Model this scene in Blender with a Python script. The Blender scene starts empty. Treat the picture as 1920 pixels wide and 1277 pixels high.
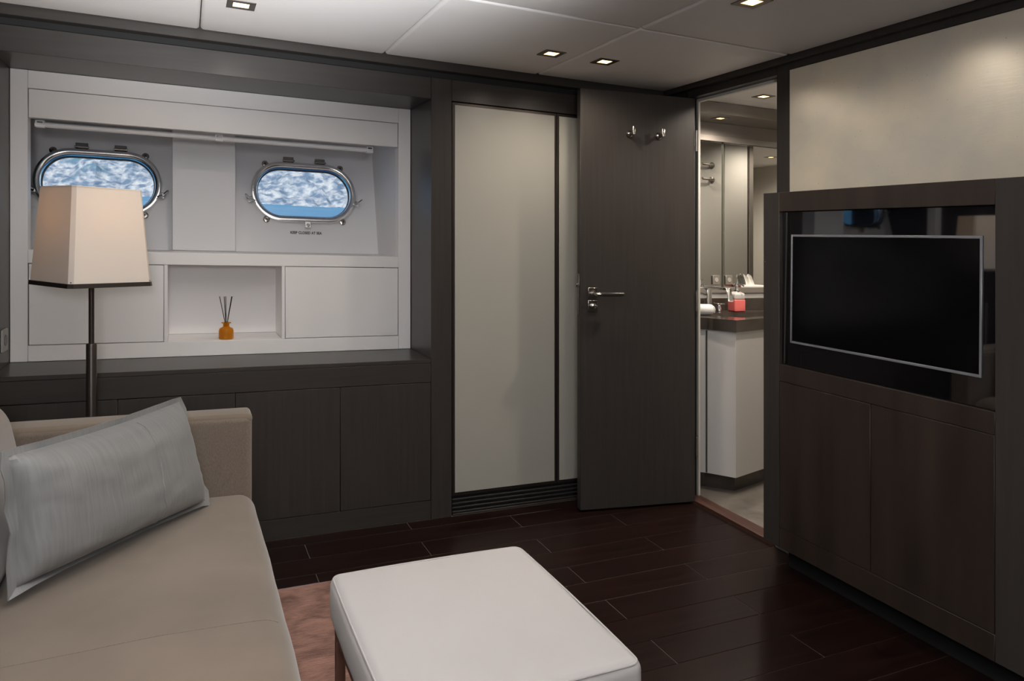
import bpy, bmesh, math, random
from mathutils import Vector, Matrix, noise
from mathutils.bvhtree import BVHTree

random.seed(7)
scene = bpy.context.scene
COL = scene.collection
PI = math.pi

# ------------------------------------------------------------------ camera
cam_data = bpy.data.cameras.new('camera')
cam = bpy.data.objects.new('camera', cam_data); COL.objects.link(cam)
cam_data.sensor_fit = 'HORIZONTAL'; cam_data.sensor_width = 36.0
cam_data.lens = 1363.1 / 1920 * 36.0
cam_data.shift_x = 0.0
cam_data.shift_y = (432.9 - 1277 / 2) / 1920          # level camera with a lowered frame: uprights stay upright
cam_data.clip_start = 0.02; cam_data.clip_end = 500
cam.location = (0.0, 0.0, 1.243)
cam.rotation_euler = (PI / 2, 0, -math.radians(24.165))
scene.camera = cam

# ------------------------------------------------------------------ world, sun, exposure
world = bpy.data.worlds.new('world'); scene.world = world; world.use_nodes = True
wn = world.node_tree; wn.nodes.clear()
sky = wn.nodes.new('ShaderNodeTexSky'); sky.sky_type = 'NISHITA'
sky.sun_disc = False; sky.sun_elevation = math.radians(48); sky.sun_rotation = math.radians(200)
bg = wn.nodes.new('ShaderNodeBackground'); bg.inputs['Strength'].default_value = 0.16
wo = wn.nodes.new('ShaderNodeOutputWorld')
wn.links.new(sky.outputs[0], bg.inputs[0]); wn.links.new(bg.outputs[0], wo.inputs[0])
sun_d = bpy.data.lights.new('sun', 'SUN'); sun_d.energy = 2.3; sun_d.angle = math.radians(0.6)
sun_d.color = (1.0, 0.95, 0.88)
sun = bpy.data.objects.new('sun', sun_d); COL.objects.link(sun)
sun.location = (0, -6, 12); sun.rotation_euler = (math.radians(42), 0, math.radians(-20))
FILL_SPOT_W = 1480.0; FILL_GLOBE_L = 54.0; DOWNLIGHT_W = 11.0; BATH_W = 46.0
scene.view_settings.view_transform = 'Standard'; scene.view_settings.look = 'None'
scene.view_settings.exposure = 0.0; scene.view_settings.gamma = 1.0
scene.view_settings.use_curve_mapping = False
scene.cycles.use_denoising = True
scene.cycles.max_bounces = 10; scene.cycles.diffuse_bounces = 6; scene.cycles.glossy_bounces = 5
scene.cycles.transmission_bounces = 8; scene.cycles.transparent_max_bounces = 10
scene.cycles.sample_clamp_indirect = 4.0; scene.cycles.caustics_reflective = False; scene.cycles.caustics_refractive = False

# the cabin follows the sheer of the deck: sole, deckhead and joinery fall gently towards +x
SHEER = 0.0326

# ------------------------------------------------------------------ materials
def new_mat(name):
    m = bpy.data.materials.new(name); m.use_nodes = True
    return m, m.node_tree, m.node_tree.nodes['Principled BSDF']

def setp(b, **kw):
    for k, v in kw.items():
        k = k.replace('_', ' ')
        if k in b.inputs: b.inputs[k].default_value = v

def mat(name, c1, c2=None, scale=(1, 1, 1), nscale=5.0, detail=4.0, rough=0.4, r2=None, metal=0.0, bump=0.0, bscale=None,
        bdist=0.002, lo=0.35, hi=0.65, distortion=0.0, **kw):
    m, nt, b = new_mat(name)
    setp(b, Base_Color=(*c1, 1), Roughness=rough, Metallic=metal)
    for k, v in kw.items(): setp(b, **{k: v})
    if c2 is not None or bump or r2 is not None:
        tc = nt.nodes.new('ShaderNodeTexCoord'); mp = nt.nodes.new('ShaderNodeMapping')
        mp.inputs['Scale'].default_value = scale
        nz = nt.nodes.new('ShaderNodeTexNoise'); nz.inputs['Scale'].default_value = nscale; nz.inputs['Detail'].default_value = detail
        nz.inputs['Distortion'].default_value = distortion
        nt.links.new(tc.outputs['Object'], mp.inputs[0]); nt.links.new(mp.outputs[0], nz.inputs['Vector'])
        if c2 is not None:
            cr = nt.nodes.new('ShaderNodeValToRGB')
            cr.color_ramp.elements[0].color = (*c1, 1); cr.color_ramp.elements[1].color = (*c2, 1)
            cr.color_ramp.elements[0].position = lo; cr.color_ramp.elements[1].position = hi
            nt.links.new(nz.outputs['Fac'], cr.inputs[0]); nt.links.new(cr.outputs[0], b.inputs['Base Color'])
        if r2 is not None:
            mr = nt.nodes.new('ShaderNodeMapRange'); mr.inputs['From Min'].default_value = lo; mr.inputs['From Max'].default_value = hi
            mr.inputs['To Min'].default_value = rough; mr.inputs['To Max'].default_value = r2
            nt.links.new(nz.outputs['Fac'], mr.inputs[0]); nt.links.new(mr.outputs[0], b.inputs['Roughness'])
        if bump:
            bp = nt.nodes.new('ShaderNodeBump'); bp.inputs['Strength'].default_value = bump; bp.inputs['Distance'].default_value = bdist
            src = nz
            if bscale is not None:
                src = nt.nodes.new('ShaderNodeTexNoise'); src.inputs['Scale'].default_value = bscale; src.inputs['Detail'].default_value = 3
                nt.links.new(mp.outputs[0], src.inputs['Vector'])
            nt.links.new(src.outputs['Fac'], bp.inputs['Height']); nt.links.new(bp.outputs[0], b.inputs['Normal'])
    return m

def emit(name, col, s):
    m, nt, b = new_mat(name)
    setp(b, Base_Color=(0.8, 0.8, 0.8, 1), Emission_Color=(*col, 1), Emission_Strength=s)
    return m

def thin_glass(name, tint, refl=0.05):
    m, nt, b = new_mat(name); nt.nodes.remove(b)
    out = nt.nodes['Material Output']
    tr = nt.nodes.new('ShaderNodeBsdfTransparent'); tr.inputs[0].default_value = (*tint, 1)
    gl = nt.nodes.new('ShaderNodeBsdfGlossy'); gl.inputs['Roughness'].default_value = 0.02
    mx = nt.nodes.new('ShaderNodeMixShader'); mx.inputs[0].default_value = refl
    nt.links.new(tr.outputs[0], mx.inputs[1]); nt.links.new(gl.outputs[0], mx.inputs[2]); nt.links.new(mx.outputs[0], out.inputs[0])
    return m

M = {}
M['wood'] = mat('dark_oak_veneer', (.032, .028, .0255), (.041, .0355, .032), (30, 30, 1.2), 2.2, 6, rough=.34, bump=.03, lo=.3, hi=.7, Specular_IOR_Level=.32)
M['wood_x'] = mat('dark_oak_veneer_horizontal', (.032, .028, .0255), (.041, .0355, .032), (1.2, 30, 30), 2.2, 6, rough=.34, bump=.03, lo=.3, hi=.7, Specular_IOR_Level=.32)
M['wood_tv'] = mat('dark_walnut_veneer', (.020, .0145, .012), (.036, .025, .0195), (9, 9, .8), 1.8, 6, rough=.42, bump=.03, lo=.3, hi=.72, Specular_IOR_Level=.32)
M['gap'] = mat('black_shadow_gap', (.004, .004, .004), rough=.7)
M['white'] = mat('pale_lacquer', (.85, .835, .83), rough=.42)
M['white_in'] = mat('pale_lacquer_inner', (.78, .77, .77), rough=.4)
M['hull'] = mat('hull_lining_paint', (.77, .77, .785), rough=.42)
M['cream'] = mat('cream_back_painted_glass', (.335, .325, .288), rough=.32)
M['ceiling'] = mat('padded_ceiling_leather', (.76, .735, .725), (.78, .755, .745), nscale=2.0, rough=.55, bump=.05, bscale=260, bdist=.001)
M['plank'] = mat('wenge_plank', (.0065, .0035, .0028), (.017, .0073, .0055), (1.3, 26, 26), 2.0, 7, rough=.28, bump=.03, lo=.3, hi=.75, Specular_IOR_Level=.14)
M['caulk'] = mat('pale_joint_filler', (.16, .125, .105), rough=.6)
M['velvet'] = mat('taupe_velvet', (.128, .097, .070), (.172, .133, .099), (1, 1, 1), 3.0, 6, rough=.85, bump=.10, bscale=350, bdist=.001, Sheen_Weight=.35, Sheen_Roughness=.45)
M['chenille'] = mat('taupe_chenille', (.138, .106, .082), (.178, .139, .108), (330, 330, 140), 1.0, 3, rough=.9, bump=.25, bdist=.0015, Sheen_Weight=.3, Sheen_Roughness=.5)
M['silk'] = None
M['ottoman'] = mat('pale_grey_linen', (.405, .385, .378), (.435, .415, .408), (1, 1, 1), 2.2, 4, rough=.75, bump=.06, bscale=420, bdist=.001, Sheen_Weight=.15)
M['brownwood'] = mat('reddish_wood', (.085, .038, .026), (.13, .06, .042), (30, 30, 2), 2, 4, rough=.4)
M['threshold'] = mat('dark_red_wood', (.050, .021, .015), (.075, .034, .024), (30, 2, 30), 2, 4, rough=.4)
M['rug'] = None
M['rugedge'] = mat('mauve_rug_binding', (.19, .12, .13), rough=.9)
M['shade'] = None
M['bronze'] = mat('dark_bronze', (.055, .045, .04), rough=.35, metal=.7)
M['chrome'] = mat('polished_chrome', (.78, .78, .78), rough=.08, metal=1.0)
M['steel'] = mat('satin_steel', (.88, .87, .86), rough=.20, metal=1.0)
M['nickel'] = mat('brushed_nickel', (.42, .39, .36), rough=.22, metal=1.0)
M['dkmetal'] = mat('smoked_metal', (.09, .085, .08), rough=.28, metal=.8)
M['blackglass'] = mat('black_glass', (.003, .003, .004), rough=.03, IOR=1.8, Specular_IOR_Level=.8)
M['screen'] = mat('matt_black_screen', (.0025, .0025, .003), rough=.14, Specular_IOR_Level=.12)
M['silver'] = mat('satin_aluminium', (.30, .31, .34), rough=.35, metal=.6)
M['marble'] = mat('dark_brown_marble', (.040, .032, .027), (.075, .062, .052), (1, 1, 1), 3.5, 8, rough=.14, distortion=1.2)
M['marblefloor'] = mat('taupe_marble_floor', (.115, .10, .088), (.19, .17, .15), (1, 1, 1), 2.6, 8, rough=.10, distortion=1.5)
M['ledge'] = mat('taupe_stone', (.20, .18, .16), rough=.25)
M['mirror'] = mat('mirror_silver', (.80, .80, .78), rough=.01, metal=1.0)
M['bathwhite'] = mat('bathroom_lacquer', (.55, .54, .53), rough=.22)
M['bathwall'] = mat('bathroom_panel', (.55, .53, .49), rough=.35)
M['seam'] = mat('mirror_joint', (.06, .065, .05), rough=.4)
M['towel'] = mat('white_towelling', (.72, .71, .70), rough=.95, bump=.5, bscale=220, bdist=.003)
M['tissue'] = mat('white_tissue', (.75, .74, .70), rough=.9)
M['redsoap'] = mat('red_liquid_soap', (.74, .16, .15), rough=.3)
M['frosted'] = mat('frosted_clear_bottle', (.52, .50, .48), rough=.35)
M['pull'] = mat('red_wood_tray', (.20, .07, .06), rough=.5)
M['amber'] = None
M['reed'] = mat('black_reed', (.012, .010, .009), rough=.7)
M['plastic'] = mat('white_socket_plastic', (.36, .35, .33), rough=.4)
M['ink'] = mat('black_lettering', (.02, .02, .022), rough=.6)
M['downglow'] = emit('warm_downlight_lens', (1.0, .62, .25), 4.0)
M['bezel'] = mat('downlight_bezel', (.16, .14, .12), rough=.3, metal=.9)
M['portglass'] = thin_glass('porthole_glass', (.93, .97, .98), .05)
M['rubber'] = mat('grey_gasket', (.10, .10, .105), rough=.6)

def special_materials():
    # slub silk: fine streaks run up the cushion, across its long side
    m, nt, b = new_mat('grey_slub_silk')
    tc = nt.nodes.new('ShaderNodeTexCoord'); dp = nt.nodes.new('ShaderNodeVectorMath'); dp.operation = 'DOT_PRODUCT'
    dp.inputs[1].default_value = (.664, .748, 0); sx = nt.nodes.new('ShaderNodeSeparateXYZ'); cx = nt.nodes.new('ShaderNodeCombineXYZ')
    nt.links.new(tc.outputs['Object'], dp.inputs[0]); nt.links.new(tc.outputs['Object'], sx.inputs[0])
    nt.links.new(dp.outputs['Value'], cx.inputs[0]); nt.links.new(sx.outputs['Z'], cx.inputs[1])
    def nzs(scale, sc, det):
        mp = nt.nodes.new('ShaderNodeMapping'); mp.inputs['Scale'].default_value = scale
        n = nt.nodes.new('ShaderNodeTexNoise'); n.inputs['Scale'].default_value = sc; n.inputs['Detail'].default_value = det
        nt.links.new(cx.outputs[0], mp.inputs[0]); nt.links.new(mp.outputs[0], n.inputs['Vector']); return n
    n1 = nzs((60, 3.0, 1), 3.0, 7); n2 = nzs((1, 1, 1), 420.0, 2); n3 = nzs((1, 1, 1), 6.0, 3)
    cr = nt.nodes.new('ShaderNodeValToRGB'); e = cr.color_ramp.elements
    e[0].position = .25; e[0].color = (.155, .155, .153, 1); e[1].position = .80; e[1].color = (.205, .207, .205, 1)
    nt.links.new(n1.outputs['Fac'], cr.inputs[0]); nt.links.new(cr.outputs[0], b.inputs['Base Color'])
    bp = nt.nodes.new('ShaderNodeBump'); bp.inputs['Strength'].default_value = .18; bp.inputs['Distance'].default_value = .001
    nt.links.new(n1.outputs['Fac'], bp.inputs['Height'])
    b2 = nt.nodes.new('ShaderNodeBump'); b2.inputs['Strength'].default_value = .25; b2.inputs['Distance'].default_value = .006
    nt.links.new(n3.outputs['Fac'], b2.inputs['Height']); nt.links.new(bp.outputs[0], b2.inputs['Normal']); nt.links.new(b2.outputs[0], b.inputs['Normal'])
    setp(b, Roughness=.48, Sheen_Weight=.15)
    M['silk'] = m
    # lampshade: fabric, partly translucent
    m, nt, b = new_mat('cream_shade_fabric'); out = nt.nodes['Material Output']
    setp(b, Base_Color=(.93, .87, .79, 1), Roughness=.8)
    tl = nt.nodes.new('ShaderNodeBsdfTranslucent'); tl.inputs[0].default_value = (.80, .66, .50, 1)
    mx = nt.nodes.new('ShaderNodeMixShader'); mx.inputs[0].default_value = .22
    nt.links.new(b.outputs[0], mx.inputs[1]); nt.links.new(tl.outputs[0], mx.inputs[2]); nt.links.new(mx.outputs[0], out.inputs[0])
    M['shade'] = m
    m, nt, b = new_mat('amber_glass'); out = nt.nodes['Material Output']
    setp(b, Base_Color=(.74, .36, .03, 1), Roughness=.06)
    tr = nt.nodes.new('ShaderNodeBsdfTransparent'); tr.inputs[0].default_value = (.92, .58, .12, 1)
    mx = nt.nodes.new('ShaderNodeMixShader'); mx.inputs[0].default_value = .62
    nt.links.new(b.outputs[0], mx.inputs[1]); nt.links.new(tr.outputs[0], mx.inputs[2]); nt.links.new(mx.outputs[0], out.inputs[0])
    M['amber'] = m
    # metal leaf panel: brushed sideways, cloudy tarnish, fine pits
    m, nt, b = new_mat('champagne_metal_leaf')
    tc = nt.nodes.new('ShaderNodeTexCoord')
    def nz(scale, sc, det=5):
        mp = nt.nodes.new('ShaderNodeMapping'); mp.inputs['Scale'].default_value = scale
        n = nt.nodes.new('ShaderNodeTexNoise'); n.inputs['Scale'].default_value = sc; n.inputs['Detail'].default_value = det
        nt.links.new(tc.outputs['Object'], mp.inputs[0]); nt.links.new(mp.outputs[0], n.inputs['Vector']); return n
    n1 = nz((1, 2.2, 2.6), 2.0, 7); n2 = nz((1, 5, 60), 3.0, 4); n3 = nz((1, 1, 1), 130.0, 2)
    cr = nt.nodes.new('ShaderNodeValToRGB'); e = cr.color_ramp.elements
    e[0].position = .30; e[0].color = (.80, .77, .69, 1); e[1].position = .68; e[1].color = (.97, .89, .73, 1)
    nt.links.new(n1.outputs['Fac'], cr.inputs[0])
    pit = nt.nodes.new('ShaderNodeValToRGB'); pe = pit.color_ramp.elements
    pe[0].position = .23; pe[0].color = (.62, .62, .62, 1); pe[1].position = .28; pe[1].color = (1, 1, 1, 1)
    nt.links.new(n3.outputs['Fac'], pit.inputs[0])
    mul = nt.nodes.new('ShaderNodeMixRGB'); mul.blend_type = 'MULTIPLY'; mul.inputs[0].default_value = 1
    nt.links.new(cr.outputs[0], mul.inputs[1]); nt.links.new(pit.outputs[0], mul.inputs[2]); nt.links.new(mul.outputs[0], b.inputs['Base Color'])
    bp = nt.nodes.new('ShaderNodeBump'); bp.inputs['Strength'].default_value = .07; bp.inputs['Distance'].default_value = .002
    nt.links.new(n2.outputs['Fac'], bp.inputs['Height']); nt.links.new(bp.outputs[0], b.inputs['Normal'])
    setp(b, Metallic=.60, Roughness=.30)
    M['leaf'] = m
    # viscose rug: cloudy patches where the pile turns, fine fibres along x
    m, nt, b = new_mat('bronze_viscose_rug'); tc = nt.nodes.new('ShaderNodeTexCoord')
    def nzr(scale, sc, det, dis=0):
        mp = nt.nodes.new('ShaderNodeMapping'); mp.inputs['Scale'].default_value = scale
        n = nt.nodes.new('ShaderNodeTexNoise'); n.inputs['Scale'].default_value = sc; n.inputs['Detail'].default_value = det; n.inputs['Distortion'].default_value = dis
        nt.links.new(tc.outputs['Object'], mp.inputs[0]); nt.links.new(mp.outputs[0], n.inputs['Vector']); return n
    c1 = nzr((1, 1.7, 1), 9.0, 8, 1.0); c2 = nzr((28, 170, 1), 1.0, 4); c3 = nzr((1, 1, 1), 190.0, 2)
    ad = nt.nodes.new('ShaderNodeMixRGB'); ad.inputs[0].default_value = .38
    nt.links.new(c1.outputs['Fac'], ad.inputs[1]); nt.links.new(c2.outputs['Fac'], ad.inputs[2])
    cr = nt.nodes.new('ShaderNodeValToRGB'); e = cr.color_ramp.elements
    e[0].position = .36; e[0].color = (.105, .045, .032, 1); e[1].position = .66; e[1].color = (.31, .165, .125, 1)
    nt.links.new(ad.outputs[0], cr.inputs[0]); nt.links.new(cr.outputs[0], b.inputs['Base Color'])
    bp = nt.nodes.new('ShaderNodeBump'); bp.inputs['Strength'].default_value = .5; bp.inputs['Distance'].default_value = .004
    nt.links.new(c3.outputs['Fac'], bp.inputs['Height']); nt.links.new(bp.outputs[0], b.inputs['Normal'])
    setp(b, Roughness=.75, Sheen_Weight=.12); M['rug'] = m
    # sea
    m = mat('blue_sea_water', (.045, .26, .47), (.075, .36, .58), (1, 2.2, 1), .9, 6, rough=.35, bump=.5, bscale=1.6, bdist=.15)
    M['sea'] = m
    # rocky shore
    m, nt, b = new_mat('rocky_shore')
    tc = nt.nodes.new('ShaderNodeTexCoord')
    def nz2(sc, det, scale=(1, 1, 1)):
        mp = nt.nodes.new('ShaderNodeMapping'); mp.inputs['Scale'].default_value = scale
        n = nt.nodes.new('ShaderNodeTexNoise'); n.inputs['Scale'].default_value = sc; n.inputs['Detail'].default_value = det
        nt.links.new(tc.outputs['Object'], mp.inputs[0]); nt.links.new(mp.outputs[0], n.inputs['Vector']); return n
    a = nz2(2.3, 6, (1, 1, 1.4)); g = nz2(.5, 5)
    r = nt.nodes.new('ShaderNodeValToRGB'); e = r.color_ramp.elements
    e[0].position = .38; e[0].color = (.19, .26, .35, 1); e[1].position = .62; e[1].color = (.74, .71, .69, 1)  # blue-grey dark end is rock shading painted into the colour
    x = r.color_ramp.elements.new(.49); x.color = (.42, .45, .50, 1)
    nt.links.new(a.outputs['Fac'], r.inputs[0])
    r2 = nt.nodes.new('ShaderNodeValToRGB'); e = r2.color_ramp.elements
    e[0].position = .50; e[0].color = (0, 0, 0, 1); e[1].position = .60; e[1].color = (1, 1, 1, 1)
    nt.links.new(g.outputs['Fac'], r2.inputs[0])
    sx = nt.nodes.new('ShaderNodeSeparateXYZ'); nt.links.new(tc.outputs['Object'], sx.inputs[0])
    mr = nt.nodes.new('ShaderNodeMapRange'); mr.inputs['From Min'].default_value = .6; mr.inputs['From Max'].default_value = 2.2
    nt.links.new(sx.outputs['Z'], mr.inputs[0])
    ml = nt.nodes.new('ShaderNodeMath'); ml.operation = 'MULTIPLY'
    nt.links.new(mr.outputs[0], ml.inputs[0]); nt.links.new(r2.outputs[0], ml.inputs[1])
    mx = nt.nodes.new('ShaderNodeMixRGB'); mx.inputs[2].default_value = (.16, .30, .36, 1)
    nt.links.new(ml.outputs[0], mx.inputs[0]); nt.links.new(r.outputs[0], mx.inputs[1])
    nt.links.new(mx.outputs[0], b.inputs['Base Color']); setp(b, Roughness=.9)
    M['rocks'] = m
special_materials()

# ------------------------------------------------------------------ mesh helpers
def box(x0, x1, y0, y1, z0, z1, bev=0.0, seg=1, bm=None):
    own = bm is None
    t = bmesh.new()
    vs = [t.verts.new(p) for p in ((x0, y0, z0), (x1, y0, z0), (x1, y1, z0), (x0, y1, z0), (x0, y0, z1), (x1, y0, z1), (x1, y1, z1), (x0, y1, z1))]
    for f in ((0, 3, 2, 1), (4, 5, 6, 7), (0, 1, 5, 4), (1, 2, 6, 5), (2, 3, 7, 6), (3, 0, 4, 7)):
        t.faces.new([vs[i] for i in f])
    if bev > 0:
        bmesh.ops.bevel(t, geom=list(t.edges), offset=bev, segments=seg, profile=.5, affect='EDGES')
    if own: return t
    me = bpy.data.meshes.new('tmp'); t.to_mesh(me); t.free(); bm.from_mesh(me); bpy.data.meshes.remove(me)
    return bm

def soft_box(x0, x1, y0, y1, z0, z1, r, n=14, puff=(0, 0, 0, 0, 0, 0), wob=0.0, wsc=6.0, seed=0.0):
    """rounded cushion; puff = outward crown of (-x,+x,-y,+y,-z,+z)"""
    c = Vector(((x0 + x1) / 2, (y0 + y1) / 2, (z0 + z1) / 2)); h = Vector(((x1 - x0) / 2, (y1 - y0) / 2, (z1 - z0) / 2))
    def axis(hh):
        pts = [-hh + r * i / 5 for i in range(5)]
        m = max(2, int(n * (hh - r) / max(h)) + 1)
        pts += [-(hh - r) + 2 * (hh - r) * i / m for i in range(m + 1)]
        pts += [hh - r + r * (i + 1) / 5 for i in range(5)]
        return pts
    A = [axis(h[i]) for i in range(3)]
    bm = bmesh.new(); cache = {}
    def vert(p):
        key = tuple(round(q, 6) for q in p)
        if key in cache: return cache[key]
        p = Vector(p)
        cl = Vector([max(-(h[i] - r), min(h[i] - r, p[i])) for i in range(3)])
        d = p - cl
        q = cl + d.normalized() * r if d.length > 1e-9 else p
        nrm = d.normalized() if d.length > 1e-9 else Vector((0, 0, 1))
        u = [q[i] / h[i] for i in range(3)]
        for ax in range(3):
            o = [i for i in range(3) if i != ax]
            k = (1 - u[o[0]] ** 2) * (1 - u[o[1]] ** 2)
            q[ax] += (puff[2 * ax + 1] if u[ax] > 0 else -puff[2 * ax]) * max(0, k) * abs(u[ax])
        if wob: q += nrm * wob * noise.noise((q + c) * wsc + Vector((seed, seed, seed)))
        cache[key] = bm.verts.new(q + c); return cache[key]
    for ax in range(3):
        o1, o2 = [(1, 2), (2, 0), (0, 1)][ax]
        for sgn in (-1, 1):
            P, Q = A[o1], A[o2]
            for i in range(len(P) - 1):
                for j in range(len(Q) - 1):
                    quad = []
                    for (a, b) in ((i, j), (i + 1, j), (i + 1, j + 1), (i, j + 1)):
                        p = [0, 0, 0]; p[ax] = sgn * h[ax]; p[o1] = P[a]; p[o2] = Q[b]; quad.append(vert(p))
                    if sgn < 0: quad.reverse()
                    try: bm.faces.new(quad)
                    except ValueError: pass
    return bm

def lathe(prof, cx=0, cy=0, z0=0, n=28, bm=None, axis='Z', caps=True):
    """profile [(r, h)] turned about a vertical (or X/Y) axis through (cx,cy,z0)"""
    bm = bm or bmesh.new(); rings = []
    for (r, h) in prof:
        ring = []
        for i in range(n):
            a = 2 * PI * i / n; p = (r * math.cos(a), r * math.sin(a), h)
            if axis == 'X': p = (p[2], p[0], p[1])
            elif axis == 'Y': p = (p[1], p[2], p[0])
            ring.append(bm.verts.new((p[0] + cx, p[1] + cy, p[2] + z0)))
        rings.append(ring)
    for a, b in zip(rings, rings[1:]):
        for i in range(n):
            bm.faces.new((a[i], a[(i + 1) % n], b[(i + 1) % n], b[i]))
    if caps:
        bm.faces.new(rings[0][::-1]); bm.faces.new(rings[-1])
    return bm

def tube(pts, r, n=10, bm=None, closed=False):
    bm = bm or bmesh.new(); P = [Vector(p) for p in pts]; rings = []; up = None
    N = len(P); rr = r if isinstance(r, (list, tuple)) else [r] * N
    for i, p in enumerate(P):
        if closed: t = P[(i + 1) % N] - P[i - 1]
        else: t = P[min(i + 1, N - 1)] - P[max(i - 1, 0)]
        t.normalize()
        if up is None: up = t.orthogonal().normalized()
        up = (up - t * up.dot(t)).normalized(); s = t.cross(up)
        rings.append([bm.verts.new(p + (up * math.cos(2 * PI * k / n) + s * math.sin(2 * PI * k / n)) * rr[i]) for k in range(n)])
    pr = list(zip(rings, rings[1:]))
    if closed: pr.append((rings[-1], rings[0]))
    for a, b in pr:
        for k in range(n): bm.faces.new((a[k], a[(k + 1) % n], b[(k + 1) % n], b[k]))
    if not closed:
        bm.faces.new(rings[0][::-1]); bm.faces.new(rings[-1])
    return bm

def prism(poly, z0, z1, bev=0.0):
    bm = bmesh.new()
    lo = [bm.verts.new((x, y, z0)) for x, y in poly]; hi = [bm.verts.new((x, y, z1)) for x, y in poly]
    n = len(poly); bm.faces.new(lo[::-1]); bm.faces.new(hi)
    for i in range(n): bm.faces.new((lo[i], lo[(i + 1) % n], hi[(i + 1) % n], hi[i]))
    bmesh.ops.recalc_face_normals(bm, faces=bm.faces)
    if bev: bmesh.ops.bevel(bm, geom=list(bm.edges), offset=bev, segments=2, profile=.5, affect='EDGES')
    return bm

def plate_with_holes(outer, holes, fn, thick):
    """flat plate given by an outer loop and hole loops in 2D, mapped by fn(a, b, depth); depth 0 = front, thick = back"""
    bm = bmesh.new()
    def fill(depth, flip):
        t = bmesh.new(); loops = []
        for lp in [outer] + holes:
            vs = [t.verts.new((p[0], p[1], 0)) for p in lp]
            for i in range(len(vs)): t.edges.new((vs[i], vs[(i + 1) % len(vs)]))
        bmesh.ops.triangle_fill(t, use_beauty=True, edges=list(t.edges))
        m = {}
        for v in t.verts: m[v] = bm.verts.new(fn(v.co.x, v.co.y, depth))
        for f in t.faces:
            vv = [m[v] for v in f.verts]
            try: bm.faces.new(vv[::-1] if flip else vv)
            except ValueError: pass
        t.free()
    fill(0, False); fill(thick, True)
    for lp in [outer] + holes:
        n = len(lp); a = [bm.verts.new(fn(*p, 0)) for p in lp]; b = [bm.verts.new(fn(*p, thick)) for p in lp]
        for i in range(n): bm.faces.new((a[i], a[(i + 1) % n], b[(i + 1) % n], b[i]))
    bmesh.ops.remove_doubles(bm, verts=bm.verts, dist=1e-5)
    bmesh.ops.recalc_face_normals(bm, faces=bm.faces)
    return bm

def stadium(cx, cz, hw, hh, r, n=10):
    pts = []
    for (sx, sz, a0) in ((1, 1, 0), (-1, 1, PI / 2), (-1, -1, PI), (1, -1, 3 * PI / 2)):
        for i in range(n + 1):
            a = a0 + PI / 2 * i / n
            pts.append((cx + sx * (hw - r) + r * math.cos(a), cz + sz * (hh - r) + r * math.sin(a)))
    return pts

def ring_sweep(path, profile, fn):
    """closed ring: 2D path, profile [(offset outward, depth)], mapped by fn(a, b, depth)"""
    bm = bmesh.new(); n = len(path); rows = []
    for i, p in enumerate(path):
        t = Vector(path[(i + 1) % n]) - Vector(path[i - 1]); nn = Vector((t.y, -t.x)).normalized()
        rows.append([bm.verts.new(fn(p[0] + nn.x * o, p[1] + nn.y * o, d)) for (o, d) in profile])
    m = len(profile)
    for i in range(n):
        a, b = rows[i], rows[(i + 1) % n]
        for k in range(m): bm.faces.new((a[k], a[(k + 1) % m], b[(k + 1) % m], b[k]))
    bmesh.ops.recalc_face_normals(bm, faces=bm.faces)
    return bm

def to_mesh(name, bm, smooth):
    me = bpy.data.meshes.new(name); bm.normal_update(); bm.to_mesh(me); bm.free()
    if smooth:
        me.shade_smooth()
        try: me.set_sharp_from_angle(angle=math.radians(38))
        except Exception: pass
    return me

def obj(name, bm, m, parent=None, origin=(0, 0, 0), smooth=True, label=None):
    """one mesh object; coordinates are cabin coordinates, stored relative to the given origin"""
    o = Vector(origin)
    if o.length: bmesh.ops.translate(bm, verts=bm.verts, vec=-o)
    me = to_mesh(name, bm, smooth); me.materials.append(M[m] if isinstance(m, str) else m)
    ob = bpy.data.objects.new(name, me); COL.objects.link(ob)
    if parent is not None: ob.parent = parent
    else: ob.location = o
    if label: ob['label'] = label
    return ob

class Thing:
    def __init__(self, name, label=None, cat=None, loc=(0, 0, 0), rz=0.0, group=None, kind=None):
        e = bpy.data.objects.new(name, None); COL.objects.link(e); e.empty_display_size = .05
        e.location = loc; e.rotation_euler = (0, 0, rz); self.o = e; self.loc = loc; self.local = rz != 0.0
        if label: e['label'] = label
        if cat: e['category'] = cat
        if group: e['group'] = group
        if kind: e['kind'] = kind
    def add(self, name, bm, m, parent=None, smooth=True, label=None):
        return obj(name, bm, m, parent or self.o, (0, 0, 0) if self.local else self.loc, smooth, label)

def tag(o, label=None, cat=None, group=None, kind=None):
    for k, v in (('label', label), ('category', cat), ('group', group), ('kind', kind)):
        if v: o[k] = v
    return o

def structure(name, label=None, loc=(0, 0, 0)):
    return Thing(name, label, None, loc, kind='structure')

# ================================================================== THE SETTING
YB = 3.08          # joinery face on the hull side
XW = 2.247         # face of the television bulkhead
XL = -0.629        # left bulkhead
ZC = 2.02          # ceiling panels

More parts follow.
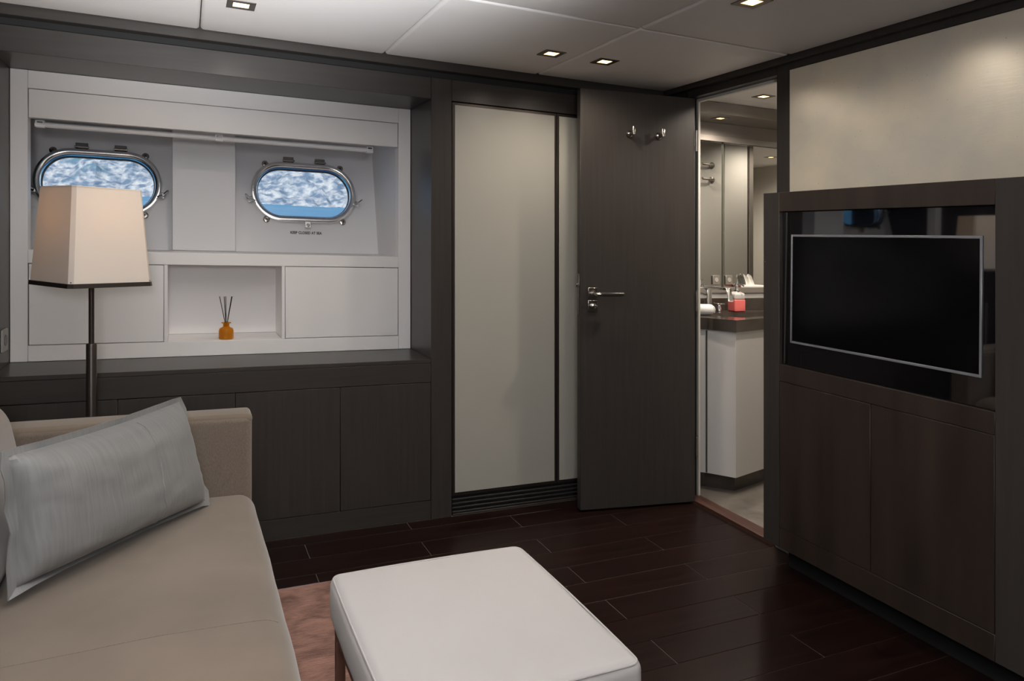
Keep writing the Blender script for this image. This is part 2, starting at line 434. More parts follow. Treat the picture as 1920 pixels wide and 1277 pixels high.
# ---- floor: pale joint filler with real planks on it
fl = structure('floor', 'dark wenge plank floor with thin pale joints')
fl.add('joint_bed', box(XL - .05, 2.235, -1.7, 3.2, -.08, -.0015), 'caulk')
plank_meshes = {}
def plank(x0, x1, y0, y1):
    L = round(x1 - x0, 3); W = round(y1 - y0, 3)
    if (L, W) not in plank_meshes:
        me = to_mesh('plank', box(0, L - .0022, 0, W - .0022, -.012, 0, .0007, 1), False); me.materials.append(M['plank'])
        plank_meshes[(L, W)] = me
    o = bpy.data.objects.new('plank', plank_meshes[(L, W)]); COL.objects.link(o); o.parent = fl.o; o.location = (x0, y0, 0)
rows = []
y = 3.0; i = 0
rows.append((3.0, 3.08, 1))
while y > -1.6:
    rows.append((y - .1365, y, i % 2)); y -= .1365; i += 1
for (ya, yb, ph) in rows:
    start = {0: .436, 1: .880}[ph] - .9 * 2
    xs = [XL] + [start + .9 * k for k in range(8) if XL + .05 < start + .9 * k < 2.19] + [2.235]
    for a, b in zip(xs, xs[1:]): plank(a, b, ya, yb)

# ---- ceiling: padded panels under a dark deck
ce = structure('ceiling', 'padded pale grey ceiling panels with recessed downlights')
ce.add('deckhead', box(XL - .2, 5.2, -1.8, 4.3, 2.075, 2.20), 'gap')
xs = [XL + .004, .049, .771, 1.494, 2.215]; ys = [-1.62, -.38, .48, 1.34, 2.205, 3.052]
for a, b in zip(xs, xs[1:]):
    for c, d in zip(ys, ys[1:]):
        ce.add('ceiling_panel', soft_box(a + .0015, b - .0015, c + .0015, d - .0015, ZC, ZC + .05, .014, 6), 'ceiling')

# ---- left bulkhead and its socket
wl = structure('wall_left', 'dark stained wooden side wall')
wl.add('panel', box(XL - .06, XL, -1.7, 3.47, -.05, 2.08), 'wood')
sk = Thing('power_socket', 'pale square power socket on the dark side wall by the niche', 'socket', (XL, 3.285, .81))
sk.add('plate', box(XL + .0005, XL + .009, 3.242, 3.328, .768, .852, .002), 'plastic')
sk.add('socket_well', lathe([(.0, .0), (.021, .0), (.021, .0015), (.018, .0015), (.018, .0008), (0, .0008)], 3.285 * 0 + XL + .009, 3.285, .81, axis='X', caps=False), 'dkmetal')

# ---- rear bulkhead behind the viewer
wr = structure('wall_rear', 'dark wooden wall at the other end of the cabin')
wr.add('panel', box(XL - .06, XW + .05, -1.70, -1.64, -.05, 2.08), 'wood')

# ---- hull side: header, pillar, shadow gap and cornice of the dark joinery
wb = structure('wall_back', 'dark wooden joinery wall on the hull side')
wb.add('header', box(XL + .001, .989, YB, 3.55, 1.8605, 1.955, .001, 1), 'wood_x')
wb.add('pillar', box(.990, 1.086, YB, 3.46, .0, 1.955, .001, 1), 'wood')
wb.add('header', box(1.087, XW - .001, YB, 3.30, 1.8605, 1.955, .001, 1), 'wood_x')
wb.add('shadow_gap', box(XL + .001, XW - .001, 3.10, 3.14, 1.955, 2.06), 'gap')
wb.add('backing', box(XL - .06, XW + .05, 3.47, 3.52, -.05, .70), 'gap')
wb.add('backing', box(XL - .06, 1.0, 3.56, 4.2, 1.92, 2.0), 'gap')
wb.add('backing', box(XL - .10, XL - .061, 3.0, 4.2, .5, 2.0), 'gap')
wb.add('backing', box(.99, 1.04, 3.461, 4.2, .5, 2.0), 'gap')
wb.add('backing', box(1.041, XW + .05, 3.40, 3.45, -.05, 2.08), 'gap')
tr = structure('trim_1', 'dark cornice strip between ceiling and hull side joinery')
tr.add('cornice', box(XL + .001, XW - .03, 3.054, 3.10, 1.984, 2.0745, .002), 'wood_x')

# ---- television bulkhead with the doorway
wt = structure('wall_right', 'dark bulkhead with the bathroom doorway and the television cabinet')
wt.add('panel', box(XW, 2.31, -1.7, 2.236, -.05, 2.08), 'wood')
wt.add('door_post', box(XW, 2.31, 2.237, 2.313, 0, 2.08, .001, 1), 'wood')
wt.add('door_header', box(XW, 2.31, 2.3135, 2.8995, 1.965, 2.08, .001, 1), 'wood')
wt.add('corner_post', box(XW, 2.31, 2.900, 3.42, 0, 2.08, .001, 1), 'gap')
wt.add('top_rail', box(XW - .0066, XW - .0002, -1.64, 2.236, 1.972, 2.03, .001, 1), 'wood')
tr = structure('trim_2', 'dark cornice strip above the television bulkhead')
tr.add('cornice', box(2.2165, XW - .0005, -1.63, 3.052, 1.998, 2.0745, .002), 'wood')
tr = structure('trim_3', 'pale doorway lining strip inside the bathroom door frame')
tr.add('strip', box(2.298, 2.3105, 2.884, 2.8995, .016, 1.9645, .001, 1), 'bathwall')
tr.add('head_strip', box(2.29, 2.3105, 2.315, 2.883, 1.950, 1.9645, .001, 1), 'bathwall')
tr = structure('trim_4', 'reddish wooden threshold at the bathroom door')
tr.add('threshold', box(2.2375, 2.312, 2.315, 2.8995, -.01, .016, .002), 'threshold')
tr = structure('trim_5', 'short grey metal strip at the foot of the doorway post')
tr.add('strip', box(2.2375, 2.2465, 2.16, 2.313, 0.0005, .030, .001), 'silver')

# ---- bathroom shell
bf = structure('floor_bathroom', 'polished taupe marble bathroom floor')
bf.add('slab', box(2.3125, 5.1, 1.1, 3.5, -.06, .012), 'marblefloor')
bc = structure('ceiling_bathroom', 'white bathroom ceiling')
bc.add('panel', box(2.3115, 2.36, 1.15, 3.40, ZC, ZC + .05, .002), 'ceiling')
bc.add('panel', box(2.363, 5.05, 1.15, 2.985, ZC, ZC + .05, .002), 'ceiling')
bc.add('panel', box(2.363, 5.05, 2.988, 3.40, ZC, ZC + .05, .002), 'ceiling')
bw = structure('wall_bathroom', 'pale bathroom walls')
bw.add('panel', box(2.3115, 5.1, 3.362, 3.42, 0, 2.075), 'bathwall')
bw.add('panel', box(2.3115, 5.1, 1.08, 1.14, 0, 2.075), 'bathwall')
bw.add('panel', box(5.05, 5.1, 1.141, 3.361, 0, 2.075), 'bathwall')
bw.add('panel', box(2.3115, 2.325, 1.141, 2.30, .013, 2.019), 'bathwall')
bw.add('soffit', box(2.32, 5.04, 3.10, 3.361, 1.955, 2.018, .002), 'ledge')
bw.add('bulkhead', box(2.32, 5.04, 3.335, 3.361, 1.848, 1.9545, .001), 'ledge')
bw.add('bulkhead_strip', box(2.32, 5.04, 3.325, 3.3345, 1.848, 1.880, .001), 'ledge')

# ---- hull lining with its two portholes
def hull_y(z): return 3.802 + (z - 1.146) * .26
HN = Vector((0, -1, .26)).normalized()      # into the room
HT = Vector((0, .26, 1)).normalized()
def hull_map(x, z, d):
    """x along the hull, z height on the lining, d depth outward"""
    p = Vector((x, hull_y(z), z)) - HN * d
    return p
PORTS = [(-.367, 1.452), (.560, 1.455)]
HW, HH, RR = .240, .131, .128
wh = structure('wall_hull', 'pale painted hull lining around the portholes')
outer = [(-.75, .95), (1.05, .95), (1.05, 1.90), (-.75, 1.90)]
wh.add('lining', plate_with_holes(outer, [stadium(cx, cz, HW + .004, HH + .004, RR) for cx, cz in PORTS], hull_map, .05), 'hull', smooth=False)
wh.add('pilaster', box(-.058, .218, 3.72, 3.93, 1.151, 1.80, .003), 'hull')

def text_mesh(body, size):
    cu = bpy.data.curves.new('lettering', 'FONT'); cu.body = body; cu.size = size; cu.align_x = 'CENTER'; cu.align_y = 'CENTER'
    cu.extrude = .0006; cu.offset = .0006; cu.space_character = 1.08
    t = bpy.data.objects.new('lettering', cu); COL.objects.link(t)
    me = bpy.data.meshes.new_from_object(t.evaluated_get(bpy.context.evaluated_depsgraph_get()))
    bpy.data.objects.remove(t); return me
me = text_mesh('KEEP CLOSED AT SEA', .0178)
bm = bmesh.new(); bm.from_mesh(me)
for v in bm.verts:
    x, h, d = v.co
    v.co = hull_map(.562 + x * .85, 1.250 + h * 1.0, -.0012 - d)
wh.add('lettering', bm, 'ink', smooth=False, label='small black lettering under the right porthole')

def porthole(name, cx, cz, label):
    w = structure(name, label)
    path = stadium(cx, cz, HW, HH, RR, 12)
    prof = [(-.008, .020), (-.008, -.008), (-.005, -.018), (.003, -.025), (.012, -.027), (.020, -.024), (.024, -.016), (.024, -.0005), (.003, -.0005), (.003, .020)]
    w.add('frame', ring_sweep(path, prof, hull_map), 'steel')
    w.add('gasket', ring_sweep(stadium(cx, cz, HW - .010, HH - .010, RR - .010, 12), [(-.003, .012), (-.003, .005), (.0015, .005), (.0015, .012)], hull_map), 'rubber')
    g = plate_with_holes(stadium(cx, cz, HW - .0095, HH - .0095, RR - .0095, 12), [], lambda a, b, d: hull_map(a, b, .007 + d), .004)
    w.add('pane', g, 'portglass', smooth=False)
    def local_box(a, b, wa, wb_, d0, d1, rot=0, bev=.002):
        t = box(-wa, wa, -wb_, wb_, d0, d1, bev)
        for v in t.verts:
            x, z, d = v.co; c, s = math.cos(rot), math.sin(rot)
            v.co = hull_map(a + x * c - z * s, b + x * s + z * c, d)
        bmesh.ops.recalc_face_normals(t, faces=t.faces)
        return t
    def local_lathe(a, b, prof2, n=16):
        t = lathe(prof2, n=n)
        for v in t.verts:
            x, z, d = v.co; v.co = hull_map(a + x, b + z, -d)
        bmesh.ops.recalc_face_normals(t, faces=t.faces)
        return t
    # two hinges along the top
    for s in (-.075, .085):
        hinge = w.add('hinge', local_box(cx + s, cz + HH + .038, .026, .014, -.018, -.0005), 'nickel')
        w.add('hinge_pin', tube([hull_map(cx + s - .03, cz + HH + .030, -.022), hull_map(cx + s + .03, cz + HH + .030, -.022)], .005), 'nickel', parent=hinge)
    # tab with a screw at the bottom
    tab = w.add('bottom_tab', local_box(cx + .01, cz - HH - .036, .015, .016, -.024, -.0005), 'steel')
    w.add('screw', local_lathe(cx + .01, cz - HH - .040, [(.0085, .024), (.0085, .027), (.006, .029)]), 'nickel', parent=tab)
    # wing nut clamps low on each end
    for sg in (-1, 1):
        a = cx + sg * (HW + .020); b = cz - .045
        cl = w.add('clamp', local_box(a, b, .020, .012, -.022, -.0005, sg * -.5), 'chrome')
        w.add('clamp_nut', local_lathe(a + sg * .008, b - .004, [(.011, .020), (.011, .034), (.007, .040)]), 'chrome', parent=cl)
        for k in (-1, 1):
            q = Vector((a + sg * .008, b - .004)); e = q + Vector((.026 * math.cos(.6 * sg + (0 if k > 0 else PI)), .026 * math.sin(.6 * sg + (0 if k > 0 else PI))))
            w.add('wing', tube([hull_map(q.x, q.y, -.034), hull_map((q.x + e.x) / 2, (q.y + e.y) / 2, -.040), hull_map(e.x, e.y, -.052)], [.004, .005, .0045], 8), 'chrome', parent=cl)
    # screw lugs
    for (sx, sz) in ((-1, 1), (1, 1), (-1, -1), (1, -1)):
        a = cx + sx * (HW - .058); b = cz + sz * (HH + .012)
        a += sx * .008
        lug = w.add('screw_lug', local_lathe(a, b, [(.016, .0005), (.016, .005), (.013, .007)]), 'nickel')
        w.add('lug_screw', local_lathe(a, b, [(.006, .007), (.006, .009), (.003, .010)], 10), 'dkmetal', parent=lug)
porthole('window_1', *PORTS[0], 'chrome oval porthole partly behind the lampshade')
porthole('window_2', *PORTS[1], 'chrome oval porthole above the black lettering')

# ================================================================== PALE WINDOW SURROUND
YW = 3.398
ws = Thing('window_surround', 'pale lacquered window surround with shelf, niche and two cupboard doors', 'surround', (.18, YW, .709))
ws.add('stile', box(-.628, -.569, YW, 3.46, .7075, 1.860, .0015), 'white')
ws.add('stile', box(.929, .9885, YW, 3.46, .7075, 1.860, .0015), 'white')
ws.add('top_rail', box(-.5688, .9288, YW, 3.50, 1.7885, 1.860, .0015), 'white')
ws.add('valance', box(-.5665, .9255, YW + .001, 3.425, 1.673, 1.7865, .0015), 'white')
ws.add('shelf', box(-.5688, .9288, YW, 3.80, 1.097, 1.150, .0015), 'white')
ws.add('shelf_return', box(-.7149, -.5690, 3.476, 3.80, 1.097, 1.150), 'white_in')
ws.add('bottom_rail', box(-.5688, .9288, YW, 3.46, .7075, .771, .0015), 'white')
ws.add('side_lining', box(-.735, -.715, 3.461, 3.98, 1.05, 1.80), 'white_in')
ws.add('side_return', box(-.7149, -.6281, 3.461, 3.475, 1.05, 1.80), 'white_in')
ws.add('side_lining', box(.9292, .960, 3.461, 3.98, 1.05, 1.80), 'white_in')
ws.add('head_lining', box(-.7149, .9288, 3.43, 4.0, 1.735, 1.786), 'white_in')
ws.add('cupboard_door', box(-.5655, -.0855, YW + .001, YW + .020, .7735, 1.0945, .0015), 'white')
ws.add('cupboard_door', box(.4085, .9265, YW + .001, YW + .020, .7735, 1.0945, .0015), 'white')
ws.add('niche_side', box(-.0835, -.070, YW + .001, 3.66, .772, 1.0965), 'white')
ws.add('niche_side', box(.393, .4065, YW + .001, 3.66, .772, 1.0965), 'white')
ws.add('niche_back', box(-.0699, .3929, 3.645, 3.66, .772, 1.0965), 'white')
ws.add('niche_floor', box(-.0699, .3929, 3.4601, 3.6449, .757, .771), 'white')
ws.add('carcass', box(-.60, .96, 3.67, 3.70, .60, 1.095), 'gap')
bl = Thing('roller_blind', 'slim white blind rail under the valance of the window surround', 'blind', (.13, 3.462, 1.655))
bl.add('rail', tube([(-.555, 3.462, 1.655), (.80, 3.462, 1.655)], .0105, 14), 'white')
for x in (-.537, .134, .804):
    b = bl.add('bracket', box(x - .016, x + .016, 3.452, 3.482, 1.643, 1.6725, .002), 'white_in')
    bl.add('clip', box(x - .010, x + .010, 3.449, 3.4525, 1.661, 1.667, .001), 'dkmetal', parent=b)

# ================================================================== BENCH CABINET UNDER THE WINDOW
be = Thing('bench_cabinet', 'long dark wooden bench cabinet below the portholes', 'cabinet', (.18, YB, 0))
be.add('top', box(XL + .001, .989, YB, 3.397, .690, .707, .0015), 'wood_x')
be.add('apron', box(XL + .001, .989, YB, YB + .02, .6065, .6895, .001), 'wood_x')
be.add('plinth', box(XL + .001, .989, YB + .001, YB + .02, .0005, .083, .001), 'wood_x')
be.add('carcass', box(XL + .001, .989, YB + .022, 3.39, .0005, .689), 'gap')
dx = [XL + .002, -.232, .179, .592, .989]
for a, b in zip(dx, dx[1:]):
    be.add('cabinet_door', box(a + .0012, b - .0012, YB, YB + .02, .0855, .604, .001), 'wood')

# ================================================================== WARDROBE
wd = Thing('wardrobe', 'built in wardrobe with cream glass doors in dark frames and a floor vent', 'wardrobe', (1.65, YB, 0))
wd.add('carcass', box(1.087, 2.24, YB + .045, 3.39, .0005, 1.859), 'gap')
def wdoor(x0, x1):
    z0, z1, t = .088, 1.857, .0115
    fr = wd.add('door_frame', box(x0, x1, YB + .006, YB + .028, z0, z1, .001), 'bronze')
    wd.add('door_panel', box(x0 + t, x1 - t, YB + .0025, YB + .0058, z0 + t + .003, z1 - t - .001, .001), 'cream', parent=fr)
wdoor(1.0905, 1.6175); wdoor(1.6195, 2.15)
for i in range(4):
    z = .0715 - i * .0188
    bm = box(1.092, 2.235, 0, .009, -.003, .003, .0008)
    for v in bm.verts: y, zz = v.co.y, v.co.z; v.co.y = YB + .006 + y; v.co.z = z + zz
    wd.add('vent_slat', bm, 'wood_x')
wd.add('vent_sill', box(1.092, 2.235, YB + .0015, YB + .03, .0005, .008, .001), 'wood_x')

# ================================================================== BATHROOM DOOR (open)
hx, hy, fx, fy = 2.240, 2.838, 1.656, 2.923
ang = math.atan2(fy - hy, fx - hx); DL = math.hypot(fx - hx, fy - hy)
# local frame: +x from hinge to free edge, -y... the visible face is local y = 0, thickness on the far side
d1 = Thing('door_1', 'dark wooden bathroom door standing open with two coat hooks', None, (hx, hy, 0), ang, kind='structure')
d1.local = True
TH = -.040      # rotating by ~172 degrees puts local -y behind the leaf
d1.add('leaf', box(0, DL, TH, 0, .010, 1.955, .0015), 'wood')
def lrod(prof, x, z, n=20):   # lathe with its axis out of the visible face (+y local)
    t = lathe(prof, n=n, axis='Y')
    for v in t.verts: v.co.x += x; v.co.z += z
    return t
for s in (.582, .327):
    x = DL * s
    hk = d1.add('coat_hook', lrod([(.0175, 0), (.0175, .004), (.014, .010), (.009, .014), (.0075, .030), (.0075, .046)], x, 1.758), 'nickel')
    d1.add('hook_peg', lathe([(.0085, -.006), (.0088, -.004), (.0088, .030), (.0075, .032)], x, .046, 1.758), 'nickel', parent=hk)
# lever handle on a square rose, square lock rose with a thumb turn
xh = DL * .90
rose = d1.add('handle_rose', box(xh - .024, xh + .024, 0, .009, .985, 1.037, .002), 'nickel')
d1.add('lever', tube([(xh, .008, 1.010), (xh, .042, 1.010), (xh - .006, .052, 1.010), (xh - .02, .055, 1.010)], .009, 12), 'nickel', parent=rose)
d1.add('lever_grip', box(xh - .135, xh - .018, .046, .064, 1.001, 1.0185, .005, 3), 'dkmetal', parent=rose)
lock = d1.add('lock_rose', box(xh - .024, xh + .024, 0, .009, .927, .979, .002), 'nickel')
bm = lrod([(.012, .009), (.012, .018), (.009, .020)], xh, .953)
box(xh - .016, xh + .016, .020, .032, .948, .958, .003, bm=bm)
d1.add('thumb_turn', bm, 'chrome', parent=lock)
d1.add('latch_plate', box(DL + .0003, DL + .002, -.030, -.010, .91, 1.10, .0005), 'nickel')
d1.add('latch', box(DL + .002, DL + .012, -.026, -.014, 1.035, 1.055, .002), 'chrome')
for z in (.28, .98, 1.75):
    d1.add('hinge', tube([(-.006, .006, z - .05), (-.006, .006, z + .05)], .006, 10), 'nickel')

# ================================================================== TELEVISION CABINET
XC = 2.069
tc_ = Thing('television_cabinet', 'dark wooden wall cabinet holding the television above two doors', 'cabinet', (XC + .09, 1.6, .10))
YR = .93
tc_.add('stile', box(XC, XC + .022, 2.117, 2.200, .101, 1.4575, .001), 'wood')
tc_.add('stile', box(XC, XC + .022, YR, 1.3045, .101, 1.4575, .001), 'wood')
tc_.add('top_rail', box(XC, XC + .022, 1.305, 2.1165, 1.384, 1.4575, .001), 'wood_tv')
tc_.add('middle_rail', box(XC, XC + .022, 1.305, 2.1165, .738, .802, .001), 'wood_tv')
tc_.add('bottom_rail', box(XC, XC + .022, 1.305, 2.1165, .101, .1775, .001), 'wood_tv')
for a, b in ((1.305, 1.711), (1.711, 2.1165)):
    tc_.add('cabinet_door', box(XC, XC + .020, a + .0012, b - .0012, .1795, .736, .001), 'wood_tv')
tc_.add('side_panel', box(XC + .0225, XW - .0005, 2.182, 2.200, .101, 1.4575, .001), 'wood')
tc_.add('side_panel', box(XC + .0225, XW - .0005, YR, YR + .018, .101, 1.4575, .001), 'wood')
tc_.add('cabinet_top', box(XC + .0225, XW - .0005, YR + .019, 2.181, 1.4395, 1.4575, .001), 'wood')
tc_.add('cabinet_floor', box(XC + .0225, XW - .0005, YR + .019, 2.181, .101, .119, .001), 'wood')
tc_.add('back', box(XC + .06, XC + .075, YR + .019, 2.181, .1195, 1.439), 'gap')
tc_.add('plinth', box(XC + .085, XW - .0005, YR + .02, 2.155, .0005, .1005, .001), 'gap')
for (yy, zz) in ((2.190, 1.19), (1.298, .86)):
    tc_.add('fixing_screw', lathe([(.0025, 0), (.0025, -.001)], XC, yy, zz, 10, axis='X'), 'nickel')
tv = Thing('television', 'flat black television with a thin silver screen border in the wall cabinet', 'television', (XC + .02, 1.711, .803))
def lean(bm):
    for v in bm.verts: v.co.x += (v.co.z - .8035) * .011
    return bm
tv.add('front_glass', lean(box(XC + .012, XC + .026, 1.3065, 2.115, .8035, 1.3825, .001)), 'blackglass')
tv.add('screen', lean(box(XC + .0095, XC + .0118, 1.357, 2.063, .898, 1.288, .0005)), 'screen')
for (a, b, c, d) in ((1.349, 1.356, .889, 1.297), (2.064, 2.071, .889, 1.297), (1.3565, 2.0635, 1.289, 1.297), (1.3565, 2.0635, .889, .897)):
    tv.add('screen_border', lean(box(XC + .0075, XC + .0118, a, b, c, d, .0008)), 'silver')
lp = Thing('metal_leaf_panel', 'champagne metal leaf panel on the bulkhead above the television', 'panel', (XW, 1.0, 1.46))
lp.add('leaf_sheet', box(XW - .0065, XW - .0006, -1.2, 2.2355, 1.4585, 1.9705, .0008), 'leaf')
lp.add('edge_bead', box(XW - .0072, XW - .0006, -1.2, 2.2355, 1.9707, 1.9717), 'gap')

# ================================================================== DOWNLIGHTS
def downlight(x, y, z, label, group, W, size=.046, glow='downglow', lamp_z=.015, tint=(1.0, .88, .74)):
    t = Thing('downlight', label, 'light', (x, y, z - .008), group=group)
    bm = bmesh.new()
    s, q = size, size * .56
    box(x - s, x + s, y - s, y - q, z - .003, z + .02, .0006, 1, bm); box(x - s, x + s, y + q, y + s, z - .003, z + .02, .0006, 1, bm)
    box(x - s, x - q, y - q, y + q, z - .003, z + .02, .0006, 1, bm); box(x + q, x + s, y - q, y + q, z - .003, z + .02, .0006, 1, bm)
    t.add('bezel', bm, 'bezel', smooth=False)
    t.add('lens', box(x - q, x + q, y - q, y + q, z - .001, z + .006), glow, smooth=False)
    ld = bpy.data.lights.new('downlight_lamp', 'SPOT'); ld.energy = W; ld.color = tint
    ld.spot_size = math.radians(165); ld.spot_blend = .9; ld.shadow_soft_size = .03
    lo = bpy.data.objects.new('downlight_lamp', ld); COL.objects.link(lo); lo.parent = t.o; lo.location = (0, 0, -lamp_z)
G = 'square downlights in the cabin ceiling'
downlight(.172, 2.642, ZC, 'square downlight in the ceiling above the window surround', G, DOWNLIGHT_W)
downlight(1.376, 2.669, ZC, 'square downlight in the ceiling in front of the wardrobe', G, DOWNLIGHT_W)
downlight(1.632, 2.671, ZC, 'square downlight in the ceiling nearest the open door', G, DOWNLIGHT_W)
downlight(1.632, 1.785, ZC, 'square downlight at the top edge above the television cabinet', G, DOWNLIGHT_W)
downlight(.172, .90, ZC, 'square downlight in the ceiling over the sofa, behind the view', G, DOWNLIGHT_W)
downlight(1.632, .20, ZC, 'square downlight in the ceiling at the far end of the cabin', G, DOWNLIGHT_W)
GB = 'square downlights in the bathroom'
downlight(2.70, 2.87, ZC, 'square downlight in the bathroom ceiling near the doorway', GB, BATH_W, .042, tint=(1.0, .89, .76))
downlight(2.70, 3.14 + .06, 1.955, 'square downlight under the bathroom soffit above the basin', GB, BATH_W * .22, .036, tint=(1.0, .89, .76))
downlight(4.55, 1.95, ZC, 'square downlight deep in the bathroom seen in its mirror', GB, BATH_W * 1.5, .042, tint=(1.0, .89, .76))
downlight(3.6, 2.95, ZC, 'square downlight in the bathroom hidden behind the television cabinet', GB, BATH_W * .4, .042, tint=(1.0, .89, .76))

downlight(2.42, 2.42, ZC, 'added unseen bathroom light behind the doorway post, brightening the vanity', GB, BATH_W, .042, tint=(1.0, .89, .76))  # extra hidden lamp, added to brighten the vanity faces

# ================================================================== ADDED FILL SPOT: invented uplighter behind the viewer, bounced off the ceiling
UX, UY, UZ = .12, -.38, .80
ul = Thing('added_fill_uplight', 'added unseen fill light shaped as an uplighter, aimed at the ceiling', 'lamp', (UX, UY, 0))
ul.add('base', lathe([(.14, .001), (.14, .012), (.13, .018), (.02, .024)], UX, UY, 0), 'bronze')
ul.add('pole', tube([(UX, UY, .02), (UX, UY, UZ - .14)], .012, 14), 'bronze')
aim = (Vector((.10, 1.05, 2.02)) - Vector((UX, UY, UZ))).normalized()
hd_ = lathe([(.02, -.15), (.06, -.13), (.085, -.03), (.09, -.03), (.065, -.135), (.02, -.155)], 0, 0, 0, caps=False)
q = Vector((0, 0, 1)).rotation_difference(aim)
for v in hd_.verts: v.co = q @ v.co + Vector((UX, UY, UZ))
ul.add('bowl', hd_, 'bronze')
ud = bpy.data.lights.new('fill_spot', 'SPOT'); ud.energy = FILL_SPOT_W; ud.color = (.955, .98, 1.0)
ud.spot_size = math.radians(56); ud.spot_blend = 1.0; ud.shadow_soft_size = .15
uo = bpy.data.objects.new('fill_spot', ud); COL.objects.link(uo); uo.parent = ul.o
uo.location = (0, 0, UZ); uo.rotation_mode = 'QUATERNION'; uo.rotation_quaternion = Vector((0, 0, -1)).rotation_difference(aim)

# ================================================================== ADDED FILL GLOBE: invented lamp behind the viewer that brightens the back wall
GX, GY, GZ = -.05, -1.05, 1.50
gl_ = Thing('added_fill_globe', 'added unseen fill light shaped as a globe lamp behind the viewer', 'lamp', (GX, GY, 0))
gl_.add('base', lathe([(.15, .001), (.15, .012), (.14, .018), (.02, .024)], GX, GY, 0), 'bronze')
gl_.add('pole', tube([(GX, GY, .02), (GX, GY, GZ - .20)], .012, 14), 'bronze')
gl_.add('globe', lathe([(.20 * math.cos(a), .20 * math.sin(a)) for a in [(-89 + 178 * k / 16) * PI / 180 for k in range(17)]], GX, GY, GZ, 24), emit('fill_globe_glow', (.98, .98, 1.0), FILL_GLOBE_L))

# ================================================================== SOFA
so = Thing('sofa', 'taupe velvet sofa with one long seat cushion and a low square arm', 'sofa', (-.2, 1.6, 0))
so.add('base', soft_box(-.600, .175, .66, 2.70, .055, .235, .02, 8), 'velvet')
seat_bm = soft_box(-.52, .212, .74, 2.618, .205, .372, .055, 26, (0, .006, 0, 0, 0, .018), .004, 5.0, 3.1)
seat_tree = BVHTree.FromBMesh(seat_bm)
so.add('seat_cushion', seat_bm, 'velvet')
so.add('arm', soft_box(-.612, .207, 2.622, 2.742, .06, .622, .024, 16, (0, 0, .006, 0, 0, .003), .0018, 7), 'chenille')
so.add('arm_top', soft_box(-.610, .2085, 2.626, 2.7445, .590, .6255, .017, 14), 'velvet')
so.add('arm', soft_box(-.612, .207, .60, .722, .06, .622, .024, 16), 'chenille')
so.add('back', soft_box(-.622, -.50, .70, 2.66, .06, .62, .03, 14), 'velvet')
for (a, b, s) in ((.75, 1.58, 1.0), (1.585, 2.47, 5.0)):
    bm = soft_box(-.56, -.385, a, b, .365, .765, .075, 16, (0, .012, .01, .02, 0, .02), .006, 5, s)
    for v in bm.verts: v.co.x -= (v.co.z - .365) * .18
    so.add('back_cushion', bm, 'velvet')
def seat_z(x, y): return seat_tree.ray_cast(Vector((x, y, 1.0)), Vector((0, 0, -1)))[0].z
so.add('seam', tube([(x / 100, 1.70 + .012 * math.sin(x * .05), seat_z(x / 100, 1.70 + .012 * math.sin(x * .05)) + .0002) for x in range(-40, 20)], .0011, 6), 'chenille')
for (x, yy) in ((-.55, .75), (.10, .75), (-.55, 2.6), (.10, 2.6)):
    so.add('foot', box(x - .025, x + .025, yy - .025, yy + .025, .0005 if x < -.3 else .0105, .056, .003), 'brownwood')

